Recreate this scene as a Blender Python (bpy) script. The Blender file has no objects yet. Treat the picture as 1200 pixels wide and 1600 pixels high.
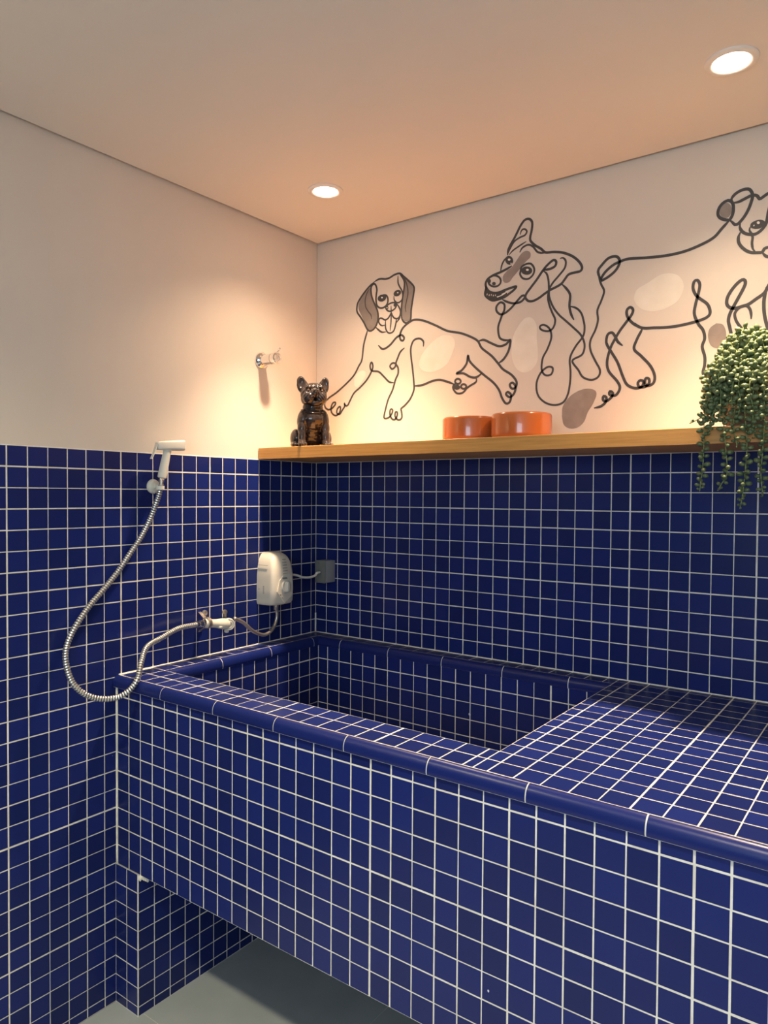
import bpy, bmesh, math, random
from mathutils import Vector, Matrix
from mathutils.noise import noise as pnoise

# ------------------------------------------------------------------ camera, light, exposure
scn = bpy.context.scene
COL = scn.collection
cam_data = bpy.data.cameras.new('camera')
cam = bpy.data.objects.new('camera', cam_data); COL.objects.link(cam)
cam_data.sensor_fit = 'VERTICAL'; cam_data.sensor_height = 24.0
cam_data.lens = 1131.5 * 24.0 / 1600.0
cam_data.clip_start = 0.02
cam.matrix_world = Matrix(((0.802717, -0.019588, 0.596039, 1.7805),
                           (0.596322, 0.014977, -0.802606, -1.98006),
                           (0.006795, 0.999696, 0.023703, 1.41871), (0, 0, 0, 1)))
scn.camera = cam
scn.view_settings.view_transform = 'Standard'; scn.view_settings.look = 'None'
scn.view_settings.gamma = 1.0; scn.view_settings.use_curve_mapping = False
scn.view_settings.exposure = 0.32
scn.cycles.use_denoising = True
scn.cycles.sample_clamp_indirect = 6.0
world = bpy.data.worlds.new('world'); scn.world = world; world.use_nodes = True
world.node_tree.nodes['Background'].inputs[0].default_value = (0.62, 0.78, 1.0, 1)
world.node_tree.nodes['Background'].inputs[1].default_value = 0.8

WARM = (1.0, 0.735, 0.49)
SPOT_W = 24.0
def lamp_spot(x, y, z, power, color=WARM, size=math.radians(126), blend=1.0):
    l = bpy.data.lights.new('downlight_beam', 'SPOT'); l.energy = power; l.color = color
    l.spot_size = size; l.spot_blend = blend; l.shadow_soft_size = 0.03
    o = bpy.data.objects.new('downlight_beam', l); COL.objects.link(o); o.location = (x, y, z)
    return o
def lamp_area(loc, rot, sx, sy, power, color):
    l = bpy.data.lights.new('assumed_daylight', 'AREA'); l.shape = 'RECTANGLE'; l.size = sx; l.size_y = sy
    l.energy = power; l.color = color
    o = bpy.data.objects.new('assumed_daylight', l); COL.objects.link(o); o.location = loc; o.rotation_euler = rot
    return o
ROOM_X, ROOM_Y, CEIL = 2.75, -3.2, 2.3225
# daylight added as an area light at an assumed, unseen window behind the viewer
lamp_area((2.0, ROOM_Y - 0.02, 1.66), (math.radians(90), 0, 0), 1.1, 0.85, 20.0, (0.66, 0.86, 1.0))

# ------------------------------------------------------------------ materials
def mat(name, color=(0.8, 0.8, 0.8), rough=0.5, metal=0.0, spec=0.5, coat=0.0, emit=None, es=0.0):
    m = bpy.data.materials.new(name); m.use_nodes = True
    b = m.node_tree.nodes['Principled BSDF']
    b.inputs['Base Color'].default_value = (*color, 1); b.inputs['Roughness'].default_value = rough
    b.inputs['Metallic'].default_value = metal; b.inputs['Specular IOR Level'].default_value = spec
    b.inputs['Coat Weight'].default_value = coat
    if emit: b.inputs['Emission Color'].default_value = (*emit, 1); b.inputs['Emission Strength'].default_value = es
    return m
def noisy(m, ca, cb, scale=6.0, detail=4.0, bump=0.0, bscale=40.0, stretch=None, lo=0.35, hi=0.65):
    nt = m.node_tree; b = nt.nodes['Principled BSDF']
    tc = nt.nodes.new('ShaderNodeTexCoord'); mp = nt.nodes.new('ShaderNodeMapping')
    nt.links.new(tc.outputs['Object'], mp.inputs[0])
    if stretch: mp.inputs['Scale'].default_value = stretch
    n = nt.nodes.new('ShaderNodeTexNoise'); n.inputs['Scale'].default_value = scale; n.inputs['Detail'].default_value = detail
    nt.links.new(mp.outputs[0], n.inputs['Vector'])
    r = nt.nodes.new('ShaderNodeValToRGB'); r.color_ramp.elements[0].position = lo; r.color_ramp.elements[1].position = hi
    r.color_ramp.elements[0].color = (*ca, 1); r.color_ramp.elements[1].color = (*cb, 1)
    nt.links.new(n.outputs['Fac'], r.inputs[0]); nt.links.new(r.outputs[0], b.inputs['Base Color'])
    if bump:
        n2 = nt.nodes.new('ShaderNodeTexNoise'); n2.inputs['Scale'].default_value = bscale; n2.inputs['Detail'].default_value = 3
        nt.links.new(mp.outputs[0], n2.inputs['Vector'])
        bp = nt.nodes.new('ShaderNodeBump'); bp.inputs['Strength'].default_value = bump; bp.inputs['Distance'].default_value = 0.002
        nt.links.new(n2.outputs['Fac'], bp.inputs['Height']); nt.links.new(bp.outputs[0], b.inputs['Normal'])
    return m
M = {}
M['paint'] = noisy(mat('wall_paint', rough=0.75, spec=0.3), (0.70, 0.61, 0.525), (0.73, 0.64, 0.55), 2.2, 4, 0.25, 9)
M['unseen_dark'] = noisy(mat('darkened_unseen_wall_paint', rough=0.8, spec=0.3), (0.15, 0.17, 0.21), (0.17, 0.19, 0.23), 2.2, 4)  # invented dark tone for the unseen front wall, dims its reflection in the tiles
M['ceil'] = noisy(mat('ceiling_paint', rough=0.8, spec=0.3), (0.76, 0.71, 0.65), (0.78, 0.73, 0.67), 1.5, 3, 0.1, 6)
def tile_mat():
    m = mat('blue_glazed_tile', (0.02, 0.03, 0.16), 0.2, spec=0.5)
    nt = m.node_tree; b = nt.nodes['Principled BSDF']
    at = nt.nodes.new('ShaderNodeAttribute'); at.attribute_name = 'tone'
    r = nt.nodes.new('ShaderNodeValToRGB')
    r.color_ramp.elements[0].color = (0.0072, 0.0145, 0.100, 1); r.color_ramp.elements[1].color = (0.0100, 0.0205, 0.146, 1)
    nt.links.new(at.outputs['Fac'], r.inputs[0])
    tc = nt.nodes.new('ShaderNodeTexCoord')
    n = nt.nodes.new('ShaderNodeTexNoise'); n.inputs['Scale'].default_value = 34; n.inputs['Detail'].default_value = 1.0
    nt.links.new(tc.outputs['Object'], n.inputs['Vector'])
    # sparse pale flecks where the glaze is chipped
    th = nt.nodes.new('ShaderNodeMath'); th.operation = 'GREATER_THAN'; th.inputs[1].default_value = 0.845
    nt.links.new(n.outputs['Fac'], th.inputs[0])
    mx = nt.nodes.new('ShaderNodeMix'); mx.data_type = 'RGBA'
    nt.links.new(th.outputs[0], mx.inputs['Factor']); nt.links.new(r.outputs[0], mx.inputs['A'])
    mx.inputs['B'].default_value = (0.6, 0.62, 0.7, 1)
    nt.links.new(mx.outputs['Result'], b.inputs['Base Color'])
    b.inputs['Roughness'].default_value = 0.30; b.inputs['Specular IOR Level'].default_value = 0.32
    return m
M['tile'] = tile_mat()
M['grout'] = noisy(mat('cream_grout', rough=0.85, spec=0.2), (0.72, 0.68, 0.59), (0.86, 0.83, 0.75), 30, 3)
M['concrete'] = noisy(mat('raw_concrete', rough=0.9), (0.25, 0.24, 0.23), (0.36, 0.35, 0.33), 12, 4)
M['floor'] = noisy(mat('grey_porcelain', rough=0.38), (0.35, 0.375, 0.38), (0.39, 0.415, 0.42), 9, 5)
M['floor_grout'] = mat('pale_floor_grout', (0.62, 0.61, 0.56), 0.8)
M['oak'] = noisy(mat('oak_veneer', rough=0.45), (0.50, 0.225, 0.050), (0.64, 0.315, 0.080), 9, 6, 0.1, 60, (1.0, 9, 26), 0.3, 0.7)
M['ink'] = mat('charcoal_mural_paint', (0.055, 0.052, 0.052), 0.6)
M['taupe'] = noisy(mat('taupe_mural_paint', rough=0.7), (0.27, 0.215, 0.185), (0.33, 0.265, 0.23), 25, 5)
M['ear'] = noisy(mat('brown_mural_paint', rough=0.7), (0.235, 0.195, 0.17), (0.285, 0.24, 0.21), 25, 5)
M['pale'] = noisy(mat('pale_mural_paint', rough=0.7), (0.79, 0.71, 0.60), (0.84, 0.77, 0.67), 18, 4)
M['orange'] = mat('orange_glaze', (0.50, 0.125, 0.028), 0.22, spec=0.5, coat=0.4)
M['orange_in'] = mat('orange_inner_glaze', (0.72, 0.22, 0.06), 0.25)
M['black'] = noisy(mat('black_glazed_ceramic', rough=0.09, spec=0.45), (0.012, 0.010, 0.012), (0.03, 0.022, 0.020), 30, 4, 0.12, 60)
M['eye'] = mat('figurine_eye', (0.06, 0.03, 0.015), 0.05, coat=1.0)
M['chrome'] = mat('chrome', (0.82, 0.80, 0.78), 0.12, metal=1.0)
M['steel'] = mat('hose_steel', (0.74, 0.72, 0.68), 0.28, metal=0.9)
M['groove'] = mat('hose_groove_steel', (0.30, 0.29, 0.27), 0.4, metal=0.8)
M['dull'] = mat('aged_metal', (0.50, 0.45, 0.40), 0.35, metal=0.85)
M['white'] = mat('white_plastic', (0.72, 0.69, 0.60), 0.35, spec=0.45)
M['cream'] = mat('cream_plastic', (0.70, 0.66, 0.56), 0.32, spec=0.45)
M['print'] = mat('grey_print', (0.12, 0.12, 0.13), 0.5)
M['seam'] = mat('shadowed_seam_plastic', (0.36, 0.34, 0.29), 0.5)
M['greybox'] = mat('grey_box_plastic', (0.17, 0.18, 0.17), 0.5)
M['greylid'] = mat('pale_grey_box_plastic', (0.30, 0.31, 0.31), 0.45)
M['glow'] = mat('lamp_glass', (1, 1, 1), 0.4, emit=(1.0, 0.86, 0.68), es=22.0)
M['trim'] = mat('white_lamp_trim', (0.80, 0.75, 0.69), 0.4)
M['leaf'] = noisy(mat('bead_leaf', rough=0.38, spec=0.45), (0.062, 0.098, 0.040), (0.145, 0.178, 0.075), 60, 2)
M['stem'] = mat('trailing_stem_green', (0.23, 0.27, 0.10), 0.6)
M['clay'] = noisy(mat('taupe_clay', rough=0.7), (0.24, 0.19, 0.175), (0.30, 0.24, 0.22), 20, 4)
M['soil'] = mat('potting_soil', (0.03, 0.022, 0.015), 0.95)
M['wframe'] = mat('assumed_window_frame_white', (0.75, 0.75, 0.73), 0.4)
g = mat('assumed_window_glass', (1, 1, 1), 0.02); g.node_tree.nodes['Principled BSDF'].inputs['Transmission Weight'].default_value = 1.0
M['glass'] = g

# ------------------------------------------------------------------ mesh helpers
def obj(name, bm, mats, parent=None, smooth=False):
    me = bpy.data.meshes.new(name); bm.to_mesh(me); bm.free()
    for m in (mats if isinstance(mats, (list, tuple)) else [mats]): me.materials.append(m)
    if smooth:
        me.polygons.foreach_set('use_smooth', [True] * len(me.polygons))
        if smooth is not True: me.set_sharp_from_angle(angle=math.radians(smooth))
    me.update()
    o = bpy.data.objects.new(name, me); COL.objects.link(o)
    if parent: o.parent = parent
    return o
def thing(name, label, cat, loc=(0, 0, 0), rz=0.0, group=None):
    o = bpy.data.objects.new(name, None); COL.objects.link(o); o.location = loc; o.rotation_euler = (0, 0, rz)
    o.empty_display_size = 0.05; o['label'] = label; o['category'] = cat
    if group: o['group'] = group
    return o
def struct(name, bm, mats, smooth=False):
    o = obj(name, bm, mats, None, smooth); o['kind'] = 'structure'; return o
def bx(bm, x0, x1, y0, y1, z0, z1, mi=0, bevel=0.0, seg=2):
    vs = [bm.verts.new((x, y, z)) for x in (x0, x1) for y in (y0, y1) for z in (z0, z1)]
    fs = [bm.faces.new([vs[i] for i in f]) for f in ((0, 1, 3, 2), (4, 6, 7, 5), (0, 4, 5, 1), (2, 3, 7, 6), (0, 2, 6, 4), (1, 5, 7, 3))]
    for f in fs: f.material_index = mi
    if bevel:
        es = {e for f in fs for e in f.edges}
        bmesh.ops.bevel(bm, geom=list(es), offset=bevel, segments=seg, affect='EDGES', profile=0.5, material=mi)
def frame_of(d):
    d = d.normalized(); a = Vector((0, 0, 1)) if abs(d.z) < 0.9 else Vector((1, 0, 0))
    u = d.cross(a).normalized(); return u, d.cross(u).normalized()
def rings(bm, ringlist, cap=True, mi=0, closed_ring=True):
    prev = None; first = None
    for pts in ringlist:
        cur = [bm.verts.new(p) for p in pts]
        if prev:
            n = len(cur)
            for i in range(n if closed_ring else n - 1):
                f = bm.faces.new((prev[i], prev[(i + 1) % n], cur[(i + 1) % n], cur[i])); f.material_index = mi
        else: first = cur
        prev = cur
    if cap:
        f = bm.faces.new(first[::-1]); f.material_index = mi
        f = bm.faces.new(prev); f.material_index = mi
def lathe(bm, prof, origin=(0, 0, 0), axis=(0, 0, 1), seg=32, mi=0, cap=True):
    """prof: list of (radius, distance along the axis)"""
    ax = Vector(axis).normalized(); u, v = frame_of(ax); o = Vector(origin)
    rings(bm, [[o + ax * h + (u * math.cos(t) + v * math.sin(t)) * max(r, 1e-5) for t in [2 * math.pi * k / seg for k in range(seg)]]
               for r, h in prof], cap, mi)
def catmull(P, step):
    P = [Vector(p) for p in P]; out = []
    Q = [P[0] * 2 - P[1]] + P + [P[-1] * 2 - P[-2]]
    for i in range(1, len(Q) - 2):
        a, b, c, d = Q[i - 1:i + 3]; n = max(1, int(round((c - b).length / step)))
        for k in range(n):
            t = k / n
            out.append(0.5 * ((2 * b) + (c - a) * t + (2 * a - 5 * b + 4 * c - d) * t * t + (3 * b - a - 3 * c + d) * t ** 3))
    out.append(P[-1]); return out
def tube(bm, path, rad, seg=12, mi=0, cap=True):
    """rad: number or function(index, arc length)"""
    u = None; s = 0.0; rl = []
    for i, p in enumerate(path):
        t = (path[min(i + 1, len(path) - 1)] - path[max(i - 1, 0)]).normalized()
        if u is None: u = frame_of(t)[0]
        else:
            u = (u - t * u.dot(t)).normalized(); s += (p - path[i - 1]).length
        v = t.cross(u); r = rad(i, s) if callable(rad) else rad
        rl.append([p + (u * math.cos(a) + v * math.sin(a)) * r for a in [2 * math.pi * k / seg for k in range(seg)]])
    rings(bm, rl, cap, mi)
def ball(bm, c, r, rot=None, seg=(8, 6), mi=0):
    m = Matrix.Translation(Vector(c)) @ (rot.to_4x4() if rot else Matrix.Identity(4)) @ Matrix.Diagonal((*((r, r, r) if not isinstance(r, (tuple, list)) else r), 1))
    res = bmesh.ops.create_uvsphere(bm, u_segments=seg[0], v_segments=seg[1], radius=1.0, matrix=m)
    if mi:
        for v in res['verts']:
            for f in v.link_faces: f.material_index = mi

# ------------------------------------------------------------------ tiling
T = 0.052                      # tile module, measured from the photograph
ZTOP = 29.5 * T                # top of the tiled band
RIM = 0.915                    # top of the bath rim
rng = random.Random(11)
def tile_field(bm, O, U, V, ul, vl, gap=0.0030, skip=None, depth=0.0005, sheet=(6, 6), ph=(0, 0), jit=0.0003):
    """Glazed tiles (material 0) standing proud of a grout bed (material 1). U x V must point out of the wall."""
    O, U, V = Vector(O), Vector(U), Vector(V); N = U.cross(V)
    tone = bm.loops.layers.float_color.get('tone') or bm.loops.layers.float_color.new('tone')
    def q(a, b, h): return O + U * a + V * b + N * h
    u0, u1, v0, v1 = ul[0], ul[-1], vl[0], vl[-1]
    if not skip:
        f = bm.faces.new([bm.verts.new(q(a, b, -depth)) for a, b in ((u0, v0), (u1, v0), (u1, v1), (u0, v1))]); f.material_index = 1
    gu = [gap * (rng.uniform(1.05, 1.6) if (i + ph[0]) % sheet[0] == 0 else 1.0) * rng.uniform(0.75, 1.1) for i in range(len(ul))]
    gv = [gap * (rng.uniform(1.05, 1.6) if (i + ph[1]) % sheet[1] == 0 else 1.0) * rng.uniform(0.75, 1.1) for i in range(len(vl))]
    ju = [rng.uniform(-jit, jit) for _ in ul]; jv = [rng.uniform(-jit, jit) for _ in vl]
    for i in range(len(ul) - 1):
        for j in range(len(vl) - 1):
            if skip:
                c = ((ul[i] + ul[i + 1]) / 2, (vl[j] + vl[j + 1]) / 2)
                if skip(*c): continue
                f = bm.faces.new([bm.verts.new(q(a, b, -depth)) for a, b in ((ul[i], vl[j]), (ul[i + 1], vl[j]), (ul[i + 1], vl[j + 1]), (ul[i], vl[j + 1]))])
                f.material_index = 1
            a0 = ul[i] + ju[i] + gu[i] / 2; a1 = ul[i + 1] + ju[i + 1] - gu[i + 1] / 2
            b0 = vl[j] + jv[j] + gv[j] / 2; b1 = vl[j + 1] + jv[j + 1] - gv[j + 1] / 2
            if a1 - a0 < 0.004 or b1 - b0 < 0.004: continue
            r = lambda: rng.uniform(-0.0003, 0.0003)
            a0 += r(); a1 += r(); b0 += r(); b1 += r()
            tx, ty, th = rng.uniform(-.002, .002), rng.uniform(-.002, .002), rng.uniform(-.00008, .00008)
            ca, cb = (a0 + a1) / 2, (b0 + b1) / 2; c = rng.random(); w = 0.0006
            def top(a, b): return bm.verts.new(q(a, b, th + (a - ca) * tx + (b - cb) * ty))
            lo = [bm.verts.new(q(a, b, -depth)) for a, b in ((a0, b0), (a1, b0), (a1, b1), (a0, b1))]
            mi_ = [bm.verts.new(q(a, b, -0.00025)) for a, b in ((a0, b0), (a1, b0), (a1, b1), (a0, b1))]
            hi = [top(a, b) for a, b in ((a0 + w, b0 + w), (a1 - w, b0 + w), (a1 - w, b1 - w), (a0 + w, b1 - w))]
            fs = [bm.faces.new(hi)]
            for k in range(4):
                l = (k + 1) % 4
                fs.append(bm.faces.new((mi_[k], mi_[l], hi[l], hi[k]))); fs.append(bm.faces.new((lo[k], lo[l], mi_[l], mi_[k])))
            for f in fs:
                for lp in f.loops: lp[tone] = (c, c, c, 1)
def lines(first, last, phase):
    """grid lines from first to last, one every T, passing through phase"""
    k0 = math.floor((first - phase) / T) + 1; out = [first]
    k = k0
    while phase + k * T < last - 0.002:
        if phase + k * T > first + 0.002: out.append(phase + k * T)
        k += 1
    return out + [last]
def quad(bm, pts, mi=0):
    f = bm.faces.new([bm.verts.new(p) for p in pts]); f.material_index = mi; return f

# ------------------------------------------------------------------ room shell
ZL = lines(0.0, ZTOP, ZTOP)
bm = bmesh.new()            # left wall, x = 0 ; plan distance from the corner runs along -y
yl = lines(0.0, -ROOM_Y, -0.0275)
tile_field(bm, (0, 0, 0), (0, 1, 0), (0, 0, 1), [-a for a in yl][::-1], ZL, ph=(1, 1), skip=lambda a, b: a < -3.5)
quad(bm, [(-0.0008, ROOM_Y, ZTOP - .0005), (-0.0008, 0, ZTOP - .0005), (-0.0008, 0, CEIL + 0.05), (-0.0008, ROOM_Y, CEIL + 0.05)], 2)
# bead of pale filler along the top course
yy = 0.0
while yy > ROOM_Y:
    h = 0.0012 + 0.0012 * rng.random(); quad(bm, [(0.0004, yy - 0.05, ZTOP - .001), (0.0004, yy, ZTOP - .001), (-0.0012, yy, ZTOP + h), (-0.0012, yy - 0.05, ZTOP + h)], 1); yy -= 0.05
bx(bm, -0.12, -0.003, ROOM_Y - .1, 0.1, -0.05, CEIL + 0.1, 2)
struct('wall_left', bm, [M['tile'], M['grout'], M['paint']])
bm = bmesh.new()            # back wall, y = 0
tile_field(bm, (0, 0, 0), (1, 0, 0), (0, 0, 1), lines(0.0, ROOM_X, 0.0), ZL, ph=(2, 1), skip=lambda a, b: False)
quad(bm, [(0, 0.0002, ZTOP - .0005), (ROOM_X, 0.0002, ZTOP - .0005), (ROOM_X, 0.0002, CEIL + 0.05), (0, 0.0002, CEIL + 0.05)], 2)
bx(bm, -0.12, ROOM_X + .12, 0.003, 0.12, -0.05, CEIL + 0.1, 2)
struct('wall_back', bm, [M['tile'], M['grout'], M['paint']])
W0, W1, WZ0, WZ1 = 1.4, 2.6, 1.20, 2.12       # front wall, behind the viewer, around its assumed, unseen window
bm = bmesh.new()
bx(bm, -.12, W0, ROOM_Y - .12, ROOM_Y, -0.05, CEIL + .1); bx(bm, W1, ROOM_X + .12, ROOM_Y - .12, ROOM_Y, -0.05, CEIL + .1)
bx(bm, W0, W1, ROOM_Y - .12, ROOM_Y, -0.05, WZ0); bx(bm, W0, W1, ROOM_Y - .12, ROOM_Y, WZ1, CEIL + .1)
struct('wall_front', bm, M['unseen_dark'])
bm = bmesh.new(); bx(bm, ROOM_X, ROOM_X + .12, ROOM_Y - .12, .12, -0.05, CEIL + .1)
struct('wall_right', bm, M['paint'])
bm = bmesh.new()
for a, b, c, d in ((W0, W0 + .04, WZ0, WZ1), (W1 - .04, W1, WZ0, WZ1), (W0, W1, WZ0, WZ0 + .04), (W0, W1, WZ1 - .04, WZ1)):
    bx(bm, a, b, ROOM_Y - .08, ROOM_Y - .035, c, d)
struct('assumed_window_1', bm, M['wframe'])  # assumed window, out of view, built around the added area light
bm = bmesh.new()            # floor of large porcelain slabs
fy = [-3.2, -2.606, -1.706, -0.806, 0.0]; fx = [0.0, 0.62, 1.52, 2.42, ROOM_X]
bx(bm, 0, ROOM_X, ROOM_Y, 0, -0.06, -0.0012, 1)
for i in range(len(fx) - 1):
    for j in range(len(fy) - 1): bx(bm, fx[i] + .0012, fx[i + 1] - .0012, fy[j] + .0012, fy[j + 1] - .0012, -0.003, 0.0, 0)
struct('floor', bm, [M['floor'], M['floor_grout']])
bm = bmesh.new()            # plasterboard ceiling that stops short of the walls, leaving a shadow gap
g_ = 0.014
bx(bm, g_, ROOM_X, ROOM_Y, -g_, CEIL, CEIL + 0.012)
bx(bm, -0.1, ROOM_X + .1, ROOM_Y - .1, .1, CEIL + 0.05, CEIL + 0.1)
struct('ceiling', bm, M['ceil'])

# ------------------------------------------------------------------ tiled dog bath
YF, NF = -0.8194, -0.8125      # front panel plane, inner line of the front nosing
BX0, BX1, BY0, BY1 = 0.076, 1.121, -0.704, -0.069   # basin opening
LX, LY = 0.060, -0.053         # inner lines of left and back nosings
bath = thing('dog_bath', 'long built-in dog washing bath covered in dark blue square tiles, sunk basin at left', 'bath', (0, 0, 0))
XE = ROOM_X
TG = [M['tile'], M['grout'], M['concrete']]
bm = bmesh.new()
ph = 0.0048
tile_field(bm, (0, YF, 0), (1, 0, 0), (0, 0, 1), lines(0.0, XE, ph), [ZTOP - 22 * T - .0016] + lines(ZTOP - 22 * T, 0.886, ZTOP)[1:], ph=(0, 1), skip=lambda a, b: False, gap=0.0034)
bx(bm, 0.0, XE, YF + 0.0006, YF + 0.06, ZTOP - 22 * T, 0.90, 2)
bx(bm, 0.0, XE, YF + 0.003, -0.004, ZTOP - 22 * T, ZTOP - 22 * T + 0.03, 2)
obj('front_panel', bm, TG, bath)
bm = bmesh.new()
# rim and counter, split round the opening
cx = 1.151
tile_field(bm, (0, 0, RIM), (1, 0, 0), (0, 1, 0), lines(0.0, BX1, cx), [NF, -0.7555, BY0], ph=(0, 0), sheet=(6, 9), skip=lambda a, b: False)
yl2 = [BY0 + k * T for k in range(0, 14) if BY0 + k * T < -0.02]
tile_field(bm, (0, 0, RIM), (1, 0, 0), (0, 1, 0), [BX1, cx] + [cx + k * T for k in range(1, 31)] + [XE], [NF, -0.7555] + yl2 + [0.0], ph=(4, 0), sheet=(5, 4), skip=lambda a, b: False)
tile_field(bm, (0, 0, RIM), (1, 0, 0), (0, 1, 0), [0.0, LX], [BY0] + [-(-0.0275 + k * T) for k in range(13, 1, -1)] + [0.0], sheet=(9, 5), ph=(1, 2), skip=lambda a, b: False)
tile_field(bm, (0, 0, RIM), (1, 0, 0), (0, 1, 0), lines(LX, BX1, 0.0), [LY, 0.0], sheet=(6, 9), ph=(0, 1), skip=lambda a, b: False)
obj('counter_top', bm, TG, bath)
bm = bmesh.new()
BZ = 0.893; BOT = BZ - 5 * T - 0.02
zl = [BOT] + [BZ - k * T for k in range(5, -1, -1)]
tile_field(bm, (0, BY1, 0), (1, 0, 0), (0, 0, 1), lines(BX0, BX1, 0.0155), zl, ph=(1, 1), skip=lambda a, b: False)
tile_field(bm, (BX0, 0, 0), (0, 1, 0), (0, 0, 1), lines(BY0, BY1, -0.114), zl, ph=(1, 1), skip=lambda a, b: False)
tile_field(bm, (BX1, 0, 0), (0, -1, 0), (0, 0, 1), [-a for a in lines(BY0, BY1, -0.114)][::-1], zl[:-1] + [RIM], ph=(2, 1), skip=lambda a, b: False)
tile_field(bm, (0, BY0, 0), (-1, 0, 0), (0, 0, 1), [-a for a in lines(BX0, BX1, cx)][::-1], zl[:-1] + [RIM], ph=(2, 1), skip=lambda a, b: False)
tile_field(bm, (0, 0, BOT), (1, 0, 0), (0, 1, 0), lines(BX0, BX1, 0.0155), lines(BY0, BY1, -0.114), ph=(1, 1), skip=lambda a, b: False)
for z0, z1, x0, x1, y0, y1 in ((BOT - .04, BOT - .003, BX0, BX1, BY0, BY1),): bx(bm, x0, x1, y0, y1, z0, z1, 2)
obj('basin', bm, TG, bath)
bm = bmesh.new(); lathe(bm, [(0.0, 0.0), (0.03, 0.0), (0.034, 0.0015), (0.034, 0.003), (0.026, 0.004), (0.0, 0.004)], (0.95, -0.38, BOT), seg=28, cap=False)
for k in range(6):
    a = k * math.pi / 3; ball(bm, (0.95 + .016 * math.cos(a), -0.38 + .016 * math.sin(a), BOT + .004), (.004, .004, .0006), mi=1)
obj('drain_cover', bm, [M['chrome'], M['print']], bath, 40)
# bullnose pieces: profile as (outward, z) from the inner line
def nose_profile(k=1.0, top=0.0):
    a, b = 0.0170, 0.0215; out = [(0.0, RIM + top)]
    for i in range(1, 9):
        t = math.pi / 2 * i / 8; out.append((0.0015 + a * math.sin(t) * k, RIM + top - b * (1 - math.cos(t))))
    out += [(0.0185 * k, RIM - 0.026), (0.0170 * k, RIM - 0.0300), (0.0145 * k, RIM - 0.0312), (0.004, RIM - 0.0312)]
    return out
def nosing(name, origin, along, outw, length, joints):
    bm = bmesh.new(); tone = bm.loops.layers.float_color.new('tone')
    O, A, N = Vector(origin), Vector(along), Vector(outw); Z = Vector((0, 0, 1))
    def sweep(s0, s1, prof, mi, c):
        n = len(bm.faces)
        rings(bm, [[O + A * s + N * o + Z * z for o, z in prof] for s in (s0, s0 + (s1 - s0) / 2, s1)], True, mi)
        bm.faces.ensure_lookup_table()
        for f in bm.faces[n:]:
            f.material_index = mi
            for lp in f.loops: lp[tone] = (c, c, c, 1)
    sweep(0, length, [(o * 0.93, z - 0.0009) for o, z in nose_profile()], 1, 0.5)
    cuts = [0.0] + [j for j in joints if 0.01 < j < length - .01] + [length]
    for i in range(len(cuts) - 1):
        d0 = 0.0014 if i else 0.0008; d1 = 0.0014 if i < len(cuts) - 2 else 0.0008
        sweep(cuts[i] + d0, cuts[i + 1] - d1, [(0.0022, z) if k == 0 else (o, z) for k, (o, z) in enumerate(nose_profile())], 0, rng.uniform(0.35, 0.65))
    bmesh.ops.recalc_face_normals(bm, faces=bm.faces)
    return obj(name, bm, [M['tile'], M['grout']], bath, 35)
nosing('bullnose_trim', (0.0, NF, 0), (1, 0, 0), (0, -1, 0), XE, [0.209 + 0.2055 * k for k in range(13)])
nosing('bullnose_trim', (LX, LY, 0), (0, -1, 0), (1, 0, 0), -BY0 + LY, [0.04, 0.246, 0.453])
nosing('bullnose_trim', (LX, LY, 0), (1, 0, 0), (0, -1, 0), BX1 - LX, [0.114, 0.320, 0.528, 0.738, 0.942])
bm = bmesh.new()               # pier that carries the left end
PZ = ZTOP - 22 * T; PY = YF - 0.004
tile_field(bm, (0, PY, 0), (1, 0, 0), (0, 0, 1), [0.0, 0.052, 0.104], lines(0.0, PZ, ZTOP), ph=(1, 3), sheet=(9, 6), skip=lambda a, b: False)
tile_field(bm, (0.104, 0, 0), (0, 1, 0), (0, 0, 1), lines(PY, 0.0, PY), lines(0.0, PZ, ZTOP), ph=(1, 2), sheet=(9, 6), skip=lambda a, b: False)
bx(bm, 0.0, 0.1025, PY + 0.0015, -0.001, 0.0, PZ - .001, 2)
bx(bm, 0.1015, 0.1050, PY - 0.0006, PY + .0015, 0.0, PZ, 1)
obj('support_pier', bm, TG, bath)
bm = bmesh.new()
for k in range(5):
    ball(bm, (0.108 + 0.004 * k, PY + 0.0035 + .003 * k, PZ - 0.006 - 0.003 * abs(k - 1)), (.006, .003, .009 - .001 * k))
obj('grout_blob', bm, M['grout'], bath, True)
bm = bmesh.new()               # loose bead of grout along wall joints
for a, b, r in (((0.0, -0.001, RIM), (XE, -0.001, RIM), .0028), ((0.001, 0.0, RIM), (0.001, NF, RIM), .0024), ((.001, -.001, RIM), (.001, -.001, RIM + .07), .0035)):
    a, b = Vector(a), Vector(b); n = max(4, int((b - a).length / 0.03)); 
    tube(bm, [a + (b - a) * i / n for i in range(n + 1)], lambda i, s, r=r: r * (1 + 0.35 * pnoise(Vector((s * 20, 3, 1)))), 6)
tube(bm, [Vector((0.001, YF - .001, z / 20 * (0.885 - PZ) + PZ)) for z in range(21)], lambda i, s: .0022 * (1 + .3 * pnoise(Vector((s * 20, 3, 1)))), 6)
obj('joint_filler', bm, M['grout'], bath, True)

# ------------------------------------------------------------------ oak shelf
bm = bmesh.new(); bx(bm, 0.0015, XE - .002, -0.289, -0.0015, ZTOP + 0.0005, ZTOP + 0.0375, 0, 0.0008, 1)
shelf = obj('wall_shelf', bm, M['oak']); shelf['label'] = 'long oak shelf board running along the top edge of the blue tiles'; shelf['category'] = 'shelf'
SH = ZTOP + 0.0375

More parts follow.
